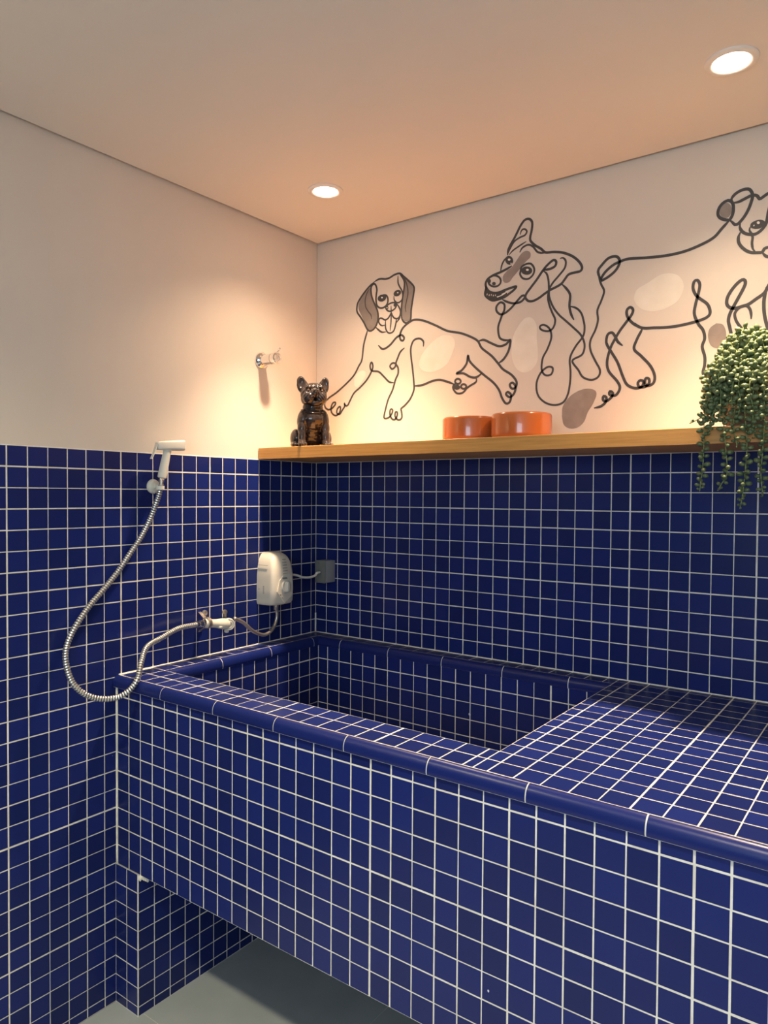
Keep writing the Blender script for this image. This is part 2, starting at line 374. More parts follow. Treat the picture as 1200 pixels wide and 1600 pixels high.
# ------------------------------------------------------------------ measured outlines (metres; the drawings in tenths of a millimetre)
HOSE = [(0.048, -0.708, 1.4397), (0.046, -0.7139, 1.4136), (0.042, -0.7203, 1.3901), (0.035, -0.7336, 1.3486), (0.03, -0.7602, 1.2975), (0.027, -0.7934, 1.253), (0.025, -0.8265, 1.2096), (0.024, -0.8649, 1.1679), (0.024, -0.9027, 1.1325), (0.026, -0.9355, 1.0978), (0.03, -0.9685, 1.055), (0.034, -0.986, 1.0156), (0.04, -0.9871, 0.9742), (0.05, -0.9756, 0.931), (0.062, -0.9474, 0.8985), (0.075, -0.9086, 0.8811), (0.09, -0.8699, 0.8814), (0.105, -0.8468, 0.8986), (0.11, -0.8278, 0.925), (0.095, -0.8059, 0.9633), (0.07, -0.7708, 0.9942), (0.05, -0.7078, 1.0075), (0.042, -0.6445, 1.0237), (0.04, -0.5759, 1.0258)]
PIPE = [(0.04, -0.4294, 1.0251), (0.045, -0.3945, 1.0071), (0.05, -0.3556, 0.9742), (0.05, -0.3075, 0.9552), (0.045, -0.2665, 0.9653), (0.04, -0.2428, 0.9905), (0.04, -0.2381, 1.0191), (0.04, -0.243, 1.0402)]
CABLE = [(0.045, -0.1598, 1.1427), (0.05, -0.1502, 1.1378), (0.055, -0.1329, 1.1307), (0.06, -0.1001, 1.1272), (0.065, -0.0745, 1.1324), (0.072, -0.075, 1.141), (0.072, -0.056, 1.143)]
MURAL_LINES = {1:[(58,0,[(2620,21463),(2771,21517),(2921,21517),(3094,21481),(3266,21491),(3436,21550),(3605,21575),(3726,21548),(3846,21440),(4013,21295),(4203,21110),(4274,20983),(4252,20795),(4208,20553),(4163,20290),(4143,19985),(4049,19902),(3955,19886),(3859,19947),(3787,20074),(3761,20271),(3782,20540),(3828,20824),(3873,21049),(3883,21240),(3823,21386),(3702,21523)]),(58,0,[(2620,21463),(2418,21346),(2163,21147),(1931,20900),(1867,20727),(1882,20542),(2040,20337),(2197,20113),(2328,19894),(2456,19817),(2608,19858),(2733,20001),(2794,20192),(2780,20413),(2677,20647),(2575,20842),(2497,21054),(2482,21276),(2533,21368),(2621,21403),(2697,21320),(2736,21175),(2712,21020),(2701,20842),(2740,20657),(2854,20551),(3004,20529),(3127,20579),(3200,20687),(3199,20825),(3124,20935),(3000,20974)]),(48,0,[(3455,20863),(3468,20724),(3566,20621),(3686,20613),(3793,20693),(3816,20845),(3778,20986),(3681,21138),(3620,21284),(3618,21499)]),(50,1,[(3127,20560),(3274,20626),(3444,20640),(3566,20572),(3543,20478),(3471,20411),(3325,20364),(3202,20401),(3128,20481)]),(42,0,[(3336,20548),(3345,20292),(3340,20018),(3306,19708)]),(50,0,[(3566,20592),(3663,20461),(3725,20315),(3714,20181),(3643,20094),(3546,20087),(3449,20140),(3375,20248),(3350,20311),(3302,20239),(3204,20135),(3081,20112),(2957,20179),(2857,20183),(2820,20089),(2884,19981),(2984,19928),(3083,19934)]),(50,0,[(3118,20107),(3107,19971),(3121,19811),(3208,19671),(3331,19636),(3453,19689),(3524,19856),(3559,20027),(3570,20104)]),(58,0,[(2683,19928),(2810,19812),(2961,19713),(3134,19701)]),(58,0,[(3713,20239),(3691,20087),(3631,20017),(3572,19957)]),(32,0,[(2419,21286),(2292,21106),(2230,20895),(2257,20669),(2374,20491),(2490,20354),(2516,20210)]),(36,0,[(3846,21420),(3967,21187),(4029,20888),(3972,20608),(3926,20422),(3952,20244)]),(58,0,[(2346,19868),(2182,19394),(2101,18873),(1965,18665),(1757,18373),(1450,18132),(979,17839),(618,17669),(416,17515),(417,17346),(560,17244),(742,17278),(902,17405),(901,17481),(781,17459),(702,17296),(743,17110),(905,17009),(1064,17060),(1142,17207),(1121,17314),(1003,17246),(976,17096),(1104,17043),(1221,17171),(1338,17314),(1318,17421),(1377,17327),(1475,17335),(1571,17478),(1762,17748),(2028,17919),(2327,18159),(2530,18433),(2584,18603),(2527,18740),(2465,18644),(2492,18495),(2585,18434),(2842,18380),(3062,18195),(3279,18003),(3475,17957)]),(58,0,[(3904,19076),(3734,18956),(3625,18757),(3557,18591),(3646,18440),(3648,18241),(3544,18051),(3424,17718),(3248,17416),(3125,17050),(3073,16822),(3146,16774),(3289,16809),(3413,16945),(3429,17059),(3340,17065),(3324,16893),(3414,16745),(3538,16723),(3625,16847),(3624,16961),(3554,16965),(3538,16823),(3627,16718),(3732,16698),(3819,16778),(3799,16978),(3781,17065),(3954,17181),(4158,17378),(4292,17648),(4290,17901),(4235,18354),(4180,18696),(4160,19034),(4273,19273),(4500,19308),(4652,19196),(4654,19028)]),(58,1,[(3557,18591),(3416,18620),(3310,18530),(3400,18421),(3523,18481)]),(64,0,[(2807,19287),(3013,19133),(3295,19230),(3572,19454),(3768,19512),(3886,19415),(3848,19324),(3746,19356),(3713,19500),(3805,19711),(4037,19870),(4305,19947),(4683,19858),(5129,19649),(5565,19421),(6061,19285),(6477,19096),(6682,18952),(6819,18729),(7154,18457),(7386,18200),(7551,18010),(7841,17809),(8002,17594),(7972,17425),(7846,17407),(7781,17527),(7876,17576),(7972,17454),(7930,17256),(7785,17153),(7656,17249),(7720,17313),(7829,17207),(7787,17008),(7660,16971),(7529,17143),(7429,17383),(7230,17632),(6862,17929),(6555,18196),(6382,18392),(6332,18558),(6279,18313),(6108,18120),(5920,18036),(6179,18011),(6422,17881),(6627,17851),(6841,17961)]),(64,0,[(6682,18952),(6883,18975),(7150,18837),(7413,18719),(7638,18751),(7784,18866),(7736,18567),(7579,18325),(7386,18200)]),(64,0,[(4310,17778),(4628,17782),(5000,17875),(5292,17892),(5582,17805),(5832,17705)]),(58,0,[(6627,17851),(6628,17714),(6425,17612),(6288,17534),(6151,17413),(5941,17411),(5798,17574),(5832,17693),(5973,17711)]),(58,1,[(6077,17774),(6067,17741),(6038,17716),(5996,17705),(5949,17709),(5907,17728),(5877,17757),(5866,17793),(5876,17826),(5906,17851),(5948,17862),(5995,17858),(6037,17839),(6066,17809)]),(58,1,[(6280,17595),(6271,17564),(6245,17541),(6206,17531),(6162,17534),(6123,17551),(6096,17579),(6086,17611),(6095,17641),(6122,17664),(6161,17675),(6204,17671),(6243,17654),(6270,17627)])],2:[(62,0,[(7665,21407),(7679,21548),(7757,21704),(7881,21878),(7974,22029),(8081,22205),(8203,22333),(8327,22348),(8419,22286),(8457,22180),(8438,21988),(8395,21801),(8411,21686),(8551,21532),(8734,21399),(8885,21259),(9122,21227),(9386,21162),(9618,21050),(9790,20923),(9933,20761),(9991,20617),(9936,20532),(9767,20522),(9596,20498),(9483,20381),(9383,20275),(9224,20206),(9048,20152),(8871,20070),(8692,19973),(8510,19917),(8357,19940),(8263,20053),(8292,20162),(8444,20334),(8624,20528),(8802,20747),(8949,20887),(9125,20992),(9214,20935),(9186,20816),(9040,20760),(8862,20759),(8802,20747)]),(45,0,[(7680,21462),(7774,21644),(7898,21790),(8085,21865),(8224,21893),(8285,21993),(8207,22079),(8114,22057),(8069,21939)]),(42,0,[(7713,21413),(7838,21517),(8057,21616),(8273,21700)]),(50,0,[(8059,21417),(8151,21541),(8336,21589),(8490,21502),(8614,21339),(8735,21273),(8885,21245)]),(45,0,[(7665,21379),(7555,21285),(7476,21156),(7430,20962)]),(62,0,[(7812,21066),(7622,21000),(7430,20948),(7170,20892),(6990,20807),(6925,20671),(6976,20517),(7110,20393),(7340,20342),(7597,20387),(7820,20422),(7962,20427),(7884,20340),(7727,20251),(7600,20185),(7407,20143),(7179,20135),(7013,20233),(6912,20352),(6927,20496),(6942,20625)]),(50,1,[(7446,20677),(7426,20608),(7367,20559),(7281,20541),(7185,20557),(7097,20604),(7036,20673),(7013,20750),(7034,20820),(7094,20868),(7181,20886),(7277,20869),(7364,20822),(7424,20753)]),(50,1,[(8097,20873),(8127,20980),(8281,21037),(8435,21009),(8535,20851),(8500,20689),(8349,20589),(8178,20632),(8083,20762)]),(57,0,[(7504,20114),(7666,20017),(7889,19940),(8109,19950),(8232,20044),(8231,20115),(8138,20115),(7983,19983),(7796,19811),(7606,19696),(7445,19675),(7313,19795),(7312,19941),(7441,20037),(7570,19960),(7572,19787),(7509,19666),(7447,19518),(7372,19285),(7420,18989),(7583,18882),(7788,18869)]),(50,0,[(9330,20995),(9417,21006),(9505,20895),(9479,20709),(9307,20521),(9134,20358),(9018,20184),(8976,19942),(9024,19713),(9116,19479),(9207,19264),(9151,19051),(9004,18971),(8794,19031),(8732,19134),(8852,19174),(9033,19039),(9095,18782),(8981,18463),(8835,18201),(8809,17868),(8931,17701),(9109,17717),(9148,17891),(8988,17934),(8780,17787),(8650,17491),(8697,17150),(8911,16921),(9210,16817),(9472,16871),(9614,17080),(9678,17402),(9691,17728),(9669,18112),(9824,18421),(10046,18691),(10087,18928),(10051,19148),(9981,19355),(9838,19511),(9637,19595)]),(50,0,[(8802,20747),(8923,20643),(8985,20439),(9003,20159),(9021,19935),(9143,19641),(9322,19395),(9499,19224),(9760,18971),(9989,18725),(10094,18443),(10025,18182),(9744,18039),(9918,17761),(10062,17542),(10313,17444),(10505,17518),(10546,17700),(10416,17953),(10274,18262),(10260,18531),(10404,18833),(10471,19090),(10451,19358),(10557,19608),(10634,19860),(10550,20058),(10465,20311)]),(60,0,[(9398,20259),(9544,20099),(9647,19919),(9636,19676),(9638,19567),(9683,19371),(9771,19187)])],3:[(62,0,[(10529,20180),(10456,20441),(10569,20601),(10751,20747),(10956,20753),(11047,20647),(11036,20507),(10921,20350),(10722,20223),(10529,20157),(10529,20202),(10656,20378),(10855,20522),(11035,20583),(11293,20623),(11773,20564),(12282,20524),(12733,20543),(13131,20633),(13441,20756),(13630,20943),(13805,21114)]),(62,0,[(11672,18718),(11451,18857),(11294,19055),(11269,19236),(11356,19312),(11437,19234),(11403,19106),(11295,18967),(11098,18727),(10965,18520),(10833,18267),(10746,17916),(10796,17641),(11028,17350),(11111,17164),(11033,16991),(10920,16955),(10819,17008),(10840,17087),(10919,17022),(10875,16913),(10739,16819),(10646,16862),(10658,16966),(10737,16923),(10716,16789),(10579,16685),(10392,16652)]),(62,0,[(11171,18295),(11035,18422),(10965,18565),(10872,18689),(10758,18658),(10715,18506),(10739,18368),(10880,18127),(11043,17841),(11183,17470),(11298,17237),(11477,17125),(11630,17112),(11717,17158),(11745,17265),(11671,17315),(11598,17256),(11630,17143),(11782,17130),(11889,17209),(11887,17327),(11813,17360),(11780,17262),(11825,17149),(11996,17200),(12035,17392),(11924,17663),(11683,17950),(11483,18170),(11546,18405),(11673,18652),(11672,18718)]),(62,0,[(11362,18936),(11672,18718),(12016,18673),(12352,18642),(12682,18649),(13083,18700),(13318,18772),(13387,18887),(13313,19105),(13073,19329),(12970,19534),(12987,19720),(13066,19748),(13127,19634),(13103,19429),(13036,19147),(13008,18899),(13104,18635),(13225,18452),(13268,18238),(13212,18036),(13276,17778),(13279,17570),(13243,17364),(13324,17223),(13461,17169)]),(66,0,[(13910,17858),(13906,18044),(13895,18231),(13857,18422),(13820,18613),(13851,18776),(13934,18950),(14033,19138),(14132,19325),(14188,19463),(14178,19556),(14111,19577),(13993,19495),(13859,19332),(13784,19177),(13778,19029),(13849,18935),(13969,18898),(14122,18922),(14272,18955),(14437,19057),(14616,19174),(14694,19324),(14741,19443)]),(56,0,[(14337,18579),(14335,18689),(14308,18821),(14240,18914),(14122,18922),(14021,18863),(13963,18760),(13991,18608),(14079,18449),(14199,18322)]),(66,0,[(14662,19312),(14618,19047),(14613,18831),(14642,18573),(14712,18310),(14812,18153)]),(62,1,[(13805,21114),(13862,21212),(13889,21348),(13872,21510),(13797,21599),(13708,21604),(13605,21540),(13540,21427),(13535,21301),(13596,21207),(13701,21144)]),(62,0,[(13871,21542),(13841,21628),(13912,21722),(14028,21781),(14157,21796),(14244,21767),(14302,21675),(14318,21578),(14292,21460),(14237,21300),(14154,21147),(14055,21027),(13983,20972),(13925,20977),(13865,21053),(13805,21114)]),(62,0,[(13872,21526),(14003,21519),(14161,21568),(14275,21604),(14375,21596),(14432,21551),(14475,21479),(14545,21509),(14656,21567),(14780,21575),(14905,21507),(15016,21397),(15084,21335),(15124,21386),(15177,21404),(15272,21366),(15379,21281),(15526,21164),(15645,21114)]),(62,0,[(14048,20982),(14043,20888),(14088,20784),(14176,20703),(14291,20656),(14405,20648),(14517,20710),(14599,20801),(14639,20900),(14664,21064),(14682,21261)]),(62,0,[(15502,20668),(15511,20576),(15473,20494),(15394,20450),(15288,20450),(15180,20487),(15070,20594),(14987,20718),(14944,20834),(14913,21009),(14889,21213)]),(50,0,[(14274,20839),(14261,20764),(14305,20676),(14335,20577),(14323,20439),(14347,20293),(14398,20221)]),(62,0,[(14059,20759),(14017,20657),(14020,20531),(14080,20409),(14183,20294),(14299,20217),(14427,20187),(14554,20175),(14595,20245),(14678,20267),(14803,20250)]),(62,0,[(14554,20175),(14612,20087),(14682,20035),(14808,19988)]),(50,0,[(15298,20621),(15313,20543),(15274,20475),(15249,20390),(15265,20250),(15247,20118),(15201,20066)]),(62,0,[(15500,20458),(15541,20345),(15543,20225),(15492,20130),(15401,20057),(15295,20025),(15175,20044),(15052,20079),(15010,20164),(14927,20218),(14803,20250)]),(62,0,[(15052,20079),(14999,20013),(14931,19988),(14808,19988)]),(62,0,[(15644,21129),(15669,21197),(15602,21317),(15495,21425),(15376,21499),(15296,21511),(15244,21448),(15232,21361),(15261,21233),(15317,21054),(15400,20870),(15495,20714),(15562,20632),(15615,20613),(15666,20662),(15717,20696)]),(62,1,[(15717,20696),(15663,20812),(15635,20952),(15645,21099),(15709,21151),(15787,21118),(15878,21015),(15938,20883),(15947,20763),(15897,20701),(15808,20683)])]}
MURAL_FILLS = {1:[('line',[(3133,20886),(3137,20834),(3105,20787),(3044,20755),(2966,20744),(2885,20757),(2818,20790),(2778,20838),(2774,20891),(2806,20938),(2867,20970),(2946,20980),(3027,20967),(3094,20934)]),('light',[(2998,20871),(2995,20861),(2984,20854),(2969,20851),(2953,20853),(2938,20861),(2927,20871),(2923,20883),(2927,20894),(2937,20901),(2952,20904),(2969,20901),(2984,20894),(2994,20883)]),('line',[(2973,20879),(2972,20874),(2968,20871),(2962,20870),(2955,20871),(2949,20874),(2945,20879),(2943,20884),(2945,20889),(2949,20892),(2955,20894),(2962,20893),(2968,20889),(2972,20885)]),('line',[(3744,20973),(3756,20928),(3737,20882),(3691,20846),(3626,20826),(3556,20826),(3494,20846),(3453,20883),(3441,20928),(3460,20974),(3507,21010),(3572,21030),(3642,21029),(3704,21009)]),('light',[(3650,20933),(3646,20924),(3637,20917),(3624,20915),(3609,20917),(3595,20924),(3586,20933),(3582,20944),(3585,20954),(3595,20960),(3608,20963),(3623,20960),(3637,20954),(3646,20944)]),('line',[(3633,20940),(3632,20936),(3628,20933),(3623,20932),(3618,20933),(3613,20935),(3610,20939),(3609,20944),(3610,20948),(3613,20951),(3618,20952),(3623,20951),(3628,20948),(3631,20944)]),('line',[(3233,20501),(3227,20473),(3208,20452),(3180,20443),(3150,20448),(3122,20465),(3102,20491),(3095,20521),(3102,20549),(3121,20570),(3148,20579),(3179,20574),(3207,20557),(3226,20531)]),('line',[(3566,20533),(3561,20509),(3544,20491),(3520,20483),(3493,20487),(3468,20502),(3451,20525),(3445,20552),(3451,20576),(3468,20594),(3492,20602),(3519,20598),(3543,20583),(3560,20560)]),('light',[(3199,20502),(3197,20494),(3191,20489),(3182,20487),(3172,20489),(3163,20493),(3157,20500),(3155,20508),(3157,20516),(3163,20521),(3172,20523),(3181,20522),(3190,20517),(3197,20510)]),('ear',[(2482,21336),(2164,21106),(1958,20855),(1947,20634),(2092,20350),(2223,20130),(2353,19911),(2481,19844),(2608,19898),(2720,20023),(2769,20195),(2742,20418),(2627,20674),(2524,20889),(2471,21098),(2465,21279)]),('ear',[(3858,21399),(4037,21233),(4203,21052),(4246,20949),(4223,20723),(4180,20480),(4145,20216),(4107,19990),(4002,19928),(3883,19973),(3822,20107),(3797,20266),(3818,20534),(3863,20818),(3902,21063),(3895,21257)]),('line',[(6065,17588),(6053,17555),(6018,17531),(5968,17520),(5911,17524),(5860,17544),(5825,17574),(5812,17609),(5824,17643),(5859,17667),(5910,17678),(5966,17673),(6017,17654),(6052,17623)]),('pale',[(4507,18588),(4618,18795),(4914,19072),(5278,19274),(5566,19287),(5781,19181),(5854,18961),(5751,18670),(5576,18385),(5289,18230),(4923,18173),(4623,18264),(4494,18433)]),('pale',[(1764,18172),(1805,18336),(2019,18482),(2231,18462),(2274,18325),(2107,18109),(1912,17945),(1782,18003)])],2:[('pale',[(8085,19305),(8270,19450),(8486,19419),(8629,19176),(8646,18781),(8688,18384),(8655,18108),(8474,17901),(8228,17851),(8008,17975),(7865,18247),(7829,18594),(7888,18988)]),('line',[(6927,20496),(7110,20373),(7340,20319),(7598,20344),(7663,20233),(7504,20157),(7244,20125),(7046,20228),(6939,20347)]),('light',[(6998,20342),(6986,20317),(6973,20321),(6972,20350),(6984,20375),(6997,20370)]),('light',[(7071,20310),(7060,20285),(7046,20289),(7045,20318),(7057,20343),(7070,20338)]),('light',[(7144,20307),(7132,20283),(7119,20287),(7118,20315),(7129,20340),(7142,20336)]),('light',[(7216,20275),(7205,20251),(7192,20255),(7190,20283),(7202,20308),(7215,20304)]),('light',[(7288,20273),(7277,20248),(7264,20252),(7262,20281),(7274,20305),(7287,20301)]),('light',[(7308,20231),(7567,20254),(7341,20197)]),('light',[(7470,20278),(7757,20355),(7535,20247)]),('line',[(7113,20733),(7106,20704),(7088,20683),(7062,20674),(7033,20679),(7006,20697),(6987,20724),(6980,20756),(6987,20785),(7005,20806),(7031,20815),(7061,20810),(7087,20792),(7106,20765)]),('line',[(7281,20627),(7275,20605),(7257,20590),(7231,20584),(7201,20589),(7175,20603),(7157,20625),(7150,20648),(7156,20670),(7174,20685),(7200,20691),(7229,20686),(7256,20672),(7274,20650)]),('line',[(7840,21265),(7852,21203),(7837,21150),(7800,21117),(7747,21109),(7689,21129),(7637,21172),(7601,21231),(7590,21293),(7604,21347),(7642,21380),(7695,21387),(7753,21367),(7805,21324)]),('light',[(7766,21260),(7761,21246),(7749,21236),(7731,21233),(7711,21237),(7693,21247),(7681,21261),(7676,21277),(7681,21291),(7693,21300),(7711,21304),(7730,21300),(7748,21290),(7761,21276)]),('light',[(7805,21138),(7803,21129),(7798,21122),(7791,21119),(7782,21120),(7774,21126),(7769,21135),(7767,21145),(7769,21155),(7774,21162),(7781,21165),(7790,21163),(7798,21158),(7803,21149)]),('line',[(7759,21275),(7757,21266),(7750,21259),(7739,21257),(7728,21259),(7718,21265),(7711,21275),(7708,21285),(7710,21294),(7717,21301),(7728,21304),(7739,21301),(7749,21295),(7756,21286)]),('line',[(8478,20805),(8461,20754),(8412,20720),(8341,20709),(8261,20723),(8188,20759),(8138,20811),(8119,20869),(8136,20920),(8186,20954),(8258,20965),(8338,20950),(8409,20914),(8459,20862)]),('light',[(8367,20847),(8362,20834),(8350,20826),(8331,20823),(8311,20827),(8292,20836),(8279,20849),(8274,20864),(8279,20876),(8291,20885),(8310,20887),(8331,20884),(8349,20874),(8362,20861)]),('line',[(8351,20864),(8349,20856),(8341,20850),(8330,20849),(8318,20851),(8306,20857),(8299,20865),(8296,20874),(8298,20882),(8306,20887),(8317,20889),(8329,20887),(8341,20881),(8348,20873)]),('dark',[(7513,20688),(7528,20830),(7655,20951),(7813,21037),(7968,21208),(8122,21377),(8277,21426),(8400,21352),(8402,21211),(8280,21122),(8127,20980),(7973,20838),(7817,20694),(7723,20596),(7579,20606)]),('dark',[(9448,16487),(9473,16761),(9672,17021),(9926,17164),(10178,17209),(10400,17153),(10457,17015),(10351,16756),(10215,16550),(10107,16286),(9912,16134),(9684,16118),(9509,16236)])],3:[('pale',[(11462,19604),(11547,19766),(11826,19894),(12122,20038),(12372,20046),(12579,19958),(12704,19789),(12728,19574),(12590,19299),(12344,19165),(12051,19109),(11751,19175),(11554,19326),(11464,19494)]),('dark',[(13535,18585),(13689,18535),(13769,18340),(13754,18096),(13679,17974),(13545,17956),(13408,18055),(13346,18270),(13382,18473)]),('dark',[(14377,18263),(14400,18400),(14509,18406),(14637,18309),(14765,18153),(14751,17937),(14572,17878),(14443,18014)]),('dark',[(13850,21310),(13822,21237),(13771,21191),(13709,21181),(13647,21209),(13598,21269),(13572,21350),(13573,21435),(13602,21508),(13653,21554),(13715,21564),(13776,21535),(13825,21475),(13851,21395)]),('line',[(14274,20839),(14287,20915),(14357,20962),(14470,20976),(14569,20939),(14612,20875),(14571,20807),(14502,20767),(14389,20768),(14303,20817)]),('light',[(14491,20898),(14488,20884),(14479,20874),(14465,20871),(14450,20874),(14436,20884),(14427,20898),(14423,20913),(14426,20927),(14435,20937),(14449,20941),(14464,20938),(14478,20928),(14487,20914)]),('line',[(14482,20914),(14479,20902),(14471,20894),(14459,20891),(14445,20894),(14432,20902),(14423,20914),(14420,20928),(14423,20940),(14431,20948),(14444,20951),(14458,20948),(14470,20940),(14479,20928)]),('light',[(14373,20850),(14368,20844),(14361,20840),(14355,20841),(14350,20845),(14347,20852),(14347,20861),(14350,20869),(14356,20875),(14362,20879),(14368,20878),(14373,20874),(14376,20867),(14376,20858)]),('line',[(15298,20621),(15283,20700),(15215,20775),(15107,20837),(15012,20842),(14972,20797),(15014,20712),(15083,20644),(15192,20598),(15272,20612)]),('light',[(15089,20769),(15092,20754),(15102,20740),(15115,20731),(15129,20728),(15142,20731),(15151,20741),(15154,20755),(15150,20770),(15141,20784),(15128,20793),(15114,20796),(15101,20793),(15092,20783)]),('line',[(15097,20781),(15100,20768),(15108,20756),(15121,20748),(15134,20745),(15146,20748),(15154,20756),(15156,20768),(15153,20781),(15145,20793),(15133,20801),(15120,20804),(15108,20801),(15100,20793)]),('light',[(15204,20672),(15209,20664),(15216,20658),(15222,20656),(15226,20658),(15228,20664),(15228,20672),(15225,20681),(15219,20690),(15213,20696),(15207,20698),(15203,20696),(15200,20690),(15201,20682)])]}

# ------------------------------------------------------------------ line drawings painted on the back wall
def ribbon(bm, pts, w, closed, y=-0.0011, th=0.0003):
    P = [Vector((x * 1e-4, 0, z * 1e-4)) for x, z in pts]
    if closed: P = catmull(P + [P[0]], 0.004)[:-1]
    else: P = catmull(P, 0.004)
    n = len(P); L, Rr = [], []
    for i in range(n):
        if closed: t = P[(i + 1) % n] - P[i - 1]
        else: t = P[min(i + 1, n - 1)] - P[max(i - 1, 0)]
        if t.length < 1e-7: t = Vector((1, 0, 0))
        t.normalize(); nn = Vector((t.z, 0, -t.x)); ww = w * 0.5
        if not closed:
            e = min(i, n - 1 - i); ww *= min(1.0, 0.45 + 0.14 * e)
        L.append(P[i] + nn * ww); Rr.append(P[i] - nn * ww)
    def V(p, yy): return bm.verts.new((p.x, yy, p.z))
    A = [(V(L[i], y), V(Rr[i], y), V(L[i], -0.00005), V(Rr[i], -0.00005)) for i in range(n)]
    for i in range(n if closed else n - 1):
        a, b = A[i], A[(i + 1) % n]
        for q in ((a[0], a[1], b[1], b[0]), (a[1], a[3], b[3], b[1]), (a[2], a[0], b[0], b[2])): bm.faces.new(q)
def patch(bm, pts, y, th=0.0004):
    P = [Vector((x * 1e-4, 0, z * 1e-4)) for x, z in pts]; P = catmull(P + [P[0]], 0.004)[:-1]
    f = bm.faces.new([bm.verts.new((p.x, y, p.z)) for p in P])
    r = bmesh.ops.extrude_face_region(bm, geom=[f])
    for v in [e for e in r['geom'] if isinstance(e, bmesh.types.BMVert)]: v.co.y += th
    bmesh.ops.triangulate(bm, faces=[f for f in bm.faces if len(f.verts) > 4])
    bmesh.ops.recalc_face_normals(bm, faces=bm.faces)
DRAW = {1: ('dog_drawing', 'painted line drawing of a floppy-eared dog lying down, behind the black figurine'),
        2: ('dog_drawing', 'painted line drawing of a dog seated facing left with one raised pointed ear'),
        3: ('dog_drawing', 'painted line drawing of a big standing dog above the trailing plant')}
FK = {'pale': ('pale_patch', 'pale', -0.00012), 'dark': ('taupe_patch', 'taupe', -0.00014), 'ear': ('brown_ear', 'ear', -0.00016),
      'line': ('ink_fill', 'ink', -0.0008), 'light': ('eye_glint', 'pale', -0.0011)}
for d in (1, 2, 3):
    xs = [x for w, c, p in MURAL_LINES[d] for x, z in p]; zs = [z for w, c, p in MURAL_LINES[d] for x, z in p]
    root = thing(DRAW[d][0], DRAW[d][1], 'wall drawing', (sum(xs) / len(xs) * 1e-4, 0, min(zs) * 1e-4))
    root.name = 'dog_drawing'
    inv = Matrix.Translation(-Vector(root.location))
    bm = bmesh.new()
    for k, (w, c, p) in enumerate(MURAL_LINES[d]): ribbon(bm, p, w * (1.12, 1.18, 1.22)[d - 1] * 1e-4, c, -0.0004 - 0.000008 * k)
    bm.transform(inv); obj('outline', bm, M['ink'], root)
    for k, (kind, p) in enumerate(MURAL_FILLS[d]):
        nm, mt, y = FK[kind]
        b2 = bmesh.new(); patch(b2, p, y - 0.000008 * k, 0.0001); b2.transform(inv); obj(nm, b2, M[mt], root)

# ------------------------------------------------------------------ downlights
def downlight(x, y, label, power, color=WARM, core=4.6):
    t = thing('ceiling_downlight', label, 'ceiling light', (x, y, CEIL), 0, 'recessed ceiling downlights')
    bm = bmesh.new(); lathe(bm, [(0.0525, 0.0), (0.0525, -0.002), (0.050, -0.0045), (0.0430, -0.0060), (0.0385, -0.0050), (0.0365, -0.0030), (0.0365, -0.0004), (0.0525, 0.0)], seg=48, cap=False)
    obj('trim_ring', bm, M['trim'], t, 40)
    bm = bmesh.new(); lathe(bm, [(0.0, -0.0022), (0.020, -0.0021), (0.030, -0.0016), (0.0345, -0.0008), (0.0345, -0.0002)], seg=40, cap=False)
    obj('lamp_glass', bm, M['glow'], t, True)
    s = lamp_spot(0, 0, -0.012, power, color); s.parent = t
    if core < 1: s.data.shadow_soft_size = 0.07
    s = lamp_spot(0, 0, -0.012, power * core, color, math.radians(77), 1.0); s.parent = t     # the reflector's tight core beam
    return t
downlight(0.338, -0.340, 'round recessed downlight in the ceiling above the corner, smaller-looking of the two', SPOT_W)
downlight(1.446, -0.333, 'round recessed downlight near the right edge of the ceiling, above the trailing plant', SPOT_W)
downlight(0.338, -1.93, 'assumed unseen recessed downlight behind the viewer beside the left tiled wall', SPOT_W * 4.4, (1.0, 0.89, 0.56), 0.02)  # lamp out of view, assumed from the shadow edge under the bath
downlight(1.446, -1.93, 'assumed unseen recessed downlight straight above the viewer', SPOT_W * 4.4, (1.0, 0.89, 0.74), 0.02)  # lamp out of view, assumed from the lamp spacing, also serves as fill

# ------------------------------------------------------------------ orange pet bowls
def bowl(x, y, label, r=0.0785, h=0.066, rz=0.0):
    t = thing('pet_bowl', label, 'pet bowl', (x, y, SH), rz, 'orange bowls on the shelf')
    bm = bmesh.new()
    lathe(bm, [(0.0, 0.002), (r - .014, 0.002), (r - .010, 0.0), (r - .004, 0.0005), (r - 0.001, .004), (r, 0.012), (r, h - .006), (r - 0.001, h - .002), (r - .004, h), (r - .007, h - .002)], seg=64, cap=False)
    obj('outer_wall', bm, M['orange'], t, 50)
    bm = bmesh.new(); lathe(bm, [(r - .007, h - .002), (r - .010, h - .012), (r - .016, .022), (r - .03, .012), (0.0, .010)], seg=64, cap=False)
    obj('inner_bowl', bm, M['orange_in'], t, 50)
    return t
bowl(0.745, -0.178, 'orange glazed pet bowl on the shelf, the one nearer the black dog figurine')
bowl(0.908, -0.186, 'orange glazed pet bowl on the shelf, the one nearer the trailing plant', 0.0805, 0.0665)

